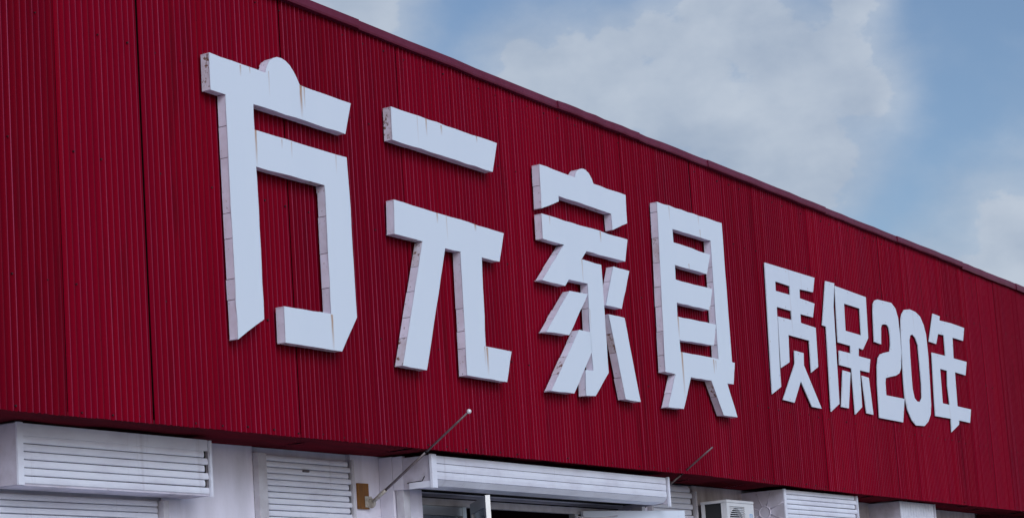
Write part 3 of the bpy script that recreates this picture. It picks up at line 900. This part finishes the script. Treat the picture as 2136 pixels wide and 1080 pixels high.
def rough_edge(lp, rr):
    # hand-cut sheet edge: a few millimetres off the straight line
    out = []
    for P, Q in zip(lp, lp[1:] + lp[:1]):
        out.append(P)
        L = math.hypot(Q[0] - P[0], Q[1] - P[1])
        k = int(L / 0.16)
        nx, nz = -(Q[1] - P[1]) / L, (Q[0] - P[0]) / L
        for i in range(1, k + 1):
            f = i / (k + 1)
            e = rr.uniform(-0.0045, 0.0045)
            out.append((P[0] + (Q[0] - P[0]) * f + nx * e, P[1] + (Q[1] - P[1]) * f + nz * e))
    return out


def box_character(key, label):
    pieces = BIG[key]
    xs = [x for o, _ in pieces for x, z in o]
    zs = [z for o, _ in pieces for x, z in o]
    t = thing('sign_character', label, 'sign', ((min(xs) + max(xs)) / 2, -0.02, min(zs)), 'big box characters on the fascia')
    rr = random.Random(key)
    for outer, holes in pieces:
        fp = plate('face_panel', rough_edge(outer, rr), [rough_edge(h, rr) for h in holes], -0.122, -0.116, M['face'], t)
        for lp, hole in [(outer, False)] + [(h, True) for h in holes]:
            cw = area(lp) < 0
            if hole:
                cw = not cw
            n = len(lp)
            for i in range(n):
                P, Q = lp[i], lp[(i + 1) % n]
                L = math.hypot(Q[0] - P[0], Q[1] - P[1])
                inw = inset_side(P, Q, cw)
                cuts = [0.0]
                while L - cuts[-1] > 0.34:
                    cuts.append(cuts[-1] + rr.uniform(0.16, 0.32))
                cuts.append(L)
                d = Vector((Q[0] - P[0], Q[1] - P[1])) / L
                for a_, b_ in zip(cuts, cuts[1:]):
                    ga = 0.0025 if a_ > 0 else 0.0
                    gb = 0.0025 if b_ < L else 0.0
                    o1 = 0.002 + rr.uniform(0, 0.002)
                    o2 = o1 + 0.003
                    p0 = Vector(P) + d * (a_ + ga)
                    p1 = Vector(P) + d * (b_ - gb)
                    y0, y1 = -0.1155, -0.034 + rr.uniform(-0.004, 0.004)
                    q = [p0 + inw * o1, p1 + inw * o1, p1 + inw * o2, p0 + inw * o2]
                    V = [(c.x, y0, c.y) for c in q] + [(c.x, y1, c.y) for c in q]
                    F = [(0, 1, 2, 3), (7, 6, 5, 4), (0, 4, 5, 1), (1, 5, 6, 2), (2, 6, 7, 3), (3, 7, 4, 0)]
                    rusty = rr.random() < 0.16 or (key == 'fang' and max(P[0], Q[0]) < 12.72)
                    obj('side_panel', V, F, M['side_rusty' if rusty else 'side'], fp)
    return t


def flat_character(key, name, label):
    pieces = SMALL[key]
    xs = [x for o, _ in pieces for x, z in o]
    zs = [z for o, _ in pieces for x, z in o]
    t = thing(name, label, 'sign', ((min(xs) + max(xs)) / 2, -0.02, min(zs)), 'small flat characters on the fascia')
    rr = random.Random(key)
    for outer, holes in pieces:
        fp = plate('face_panel', outer, holes, -0.038, -0.027, M['plate'], t)
        V, F = [], []
        n = len(outer)
        cx = sum(p[0] for p in outer) / n
        cz = sum(p[1] for p in outer) / n
        for i in range(0, n, 2):
            P, Q = outer[i], outer[(i + 1) % n]
            d = Vector((Q[0] - P[0], Q[1] - P[1]))
            inw = inset_side(P, Q, area(outer) < 0)
            c = Vector(P) + d * 0.4 + inw * 0.03
            v, f = box_vf(c.x - 0.008, c.x + 0.008, -0.0412, -0.0382, c.y - 0.008, c.y + 0.008, len(V))
            V += v
            F += f
        nl = obj('nail_heads', V, F, M['rail'], fp)
        tag(nl, kind='stuff')
        V, F = [], []
        for i in range(0, n, 3):
            P, Q = outer[i], outer[(i + 1) % n]
            c = Vector(P) + Vector((Q[0] - P[0], Q[1] - P[1])) * 0.5 + inset_side(P, Q, area(outer) < 0) * 0.05
            v, f = box_vf(c.x - 0.012, c.x + 0.012, -0.0265, 0.0, c.y - 0.012, c.y + 0.012, len(V))
            V += v
            F += f
        sp = obj('spacers', V, F, M['dark'], fp)
        tag(sp, kind='stuff')
    return t


box_character('fang', 'leftmost big white box character, one piece with a dome on its top bar')
box_character('yuan', 'second big white box character, a loose bar above a two-legged lower piece')
box_character('jia', 'third big white box character, six pieces under a domed roof stroke')
box_character('ju', 'fourth big white box character, tall ladder-like frame on two splayed feet')
flat_character('zhi', 'sign_character', 'first small flat white character, right after the four big box characters')
flat_character('bao', 'sign_character', 'small flat white character of four pieces, left of the numeral two')
flat_character('two', 'sign_digit', 'flat white numeral two with curled top and square foot')
flat_character('zero', 'sign_digit', 'tall oval flat white numeral zero with open middle')
flat_character('nian', 'sign_character', 'rightmost small flat white character, right of the numeral zero')
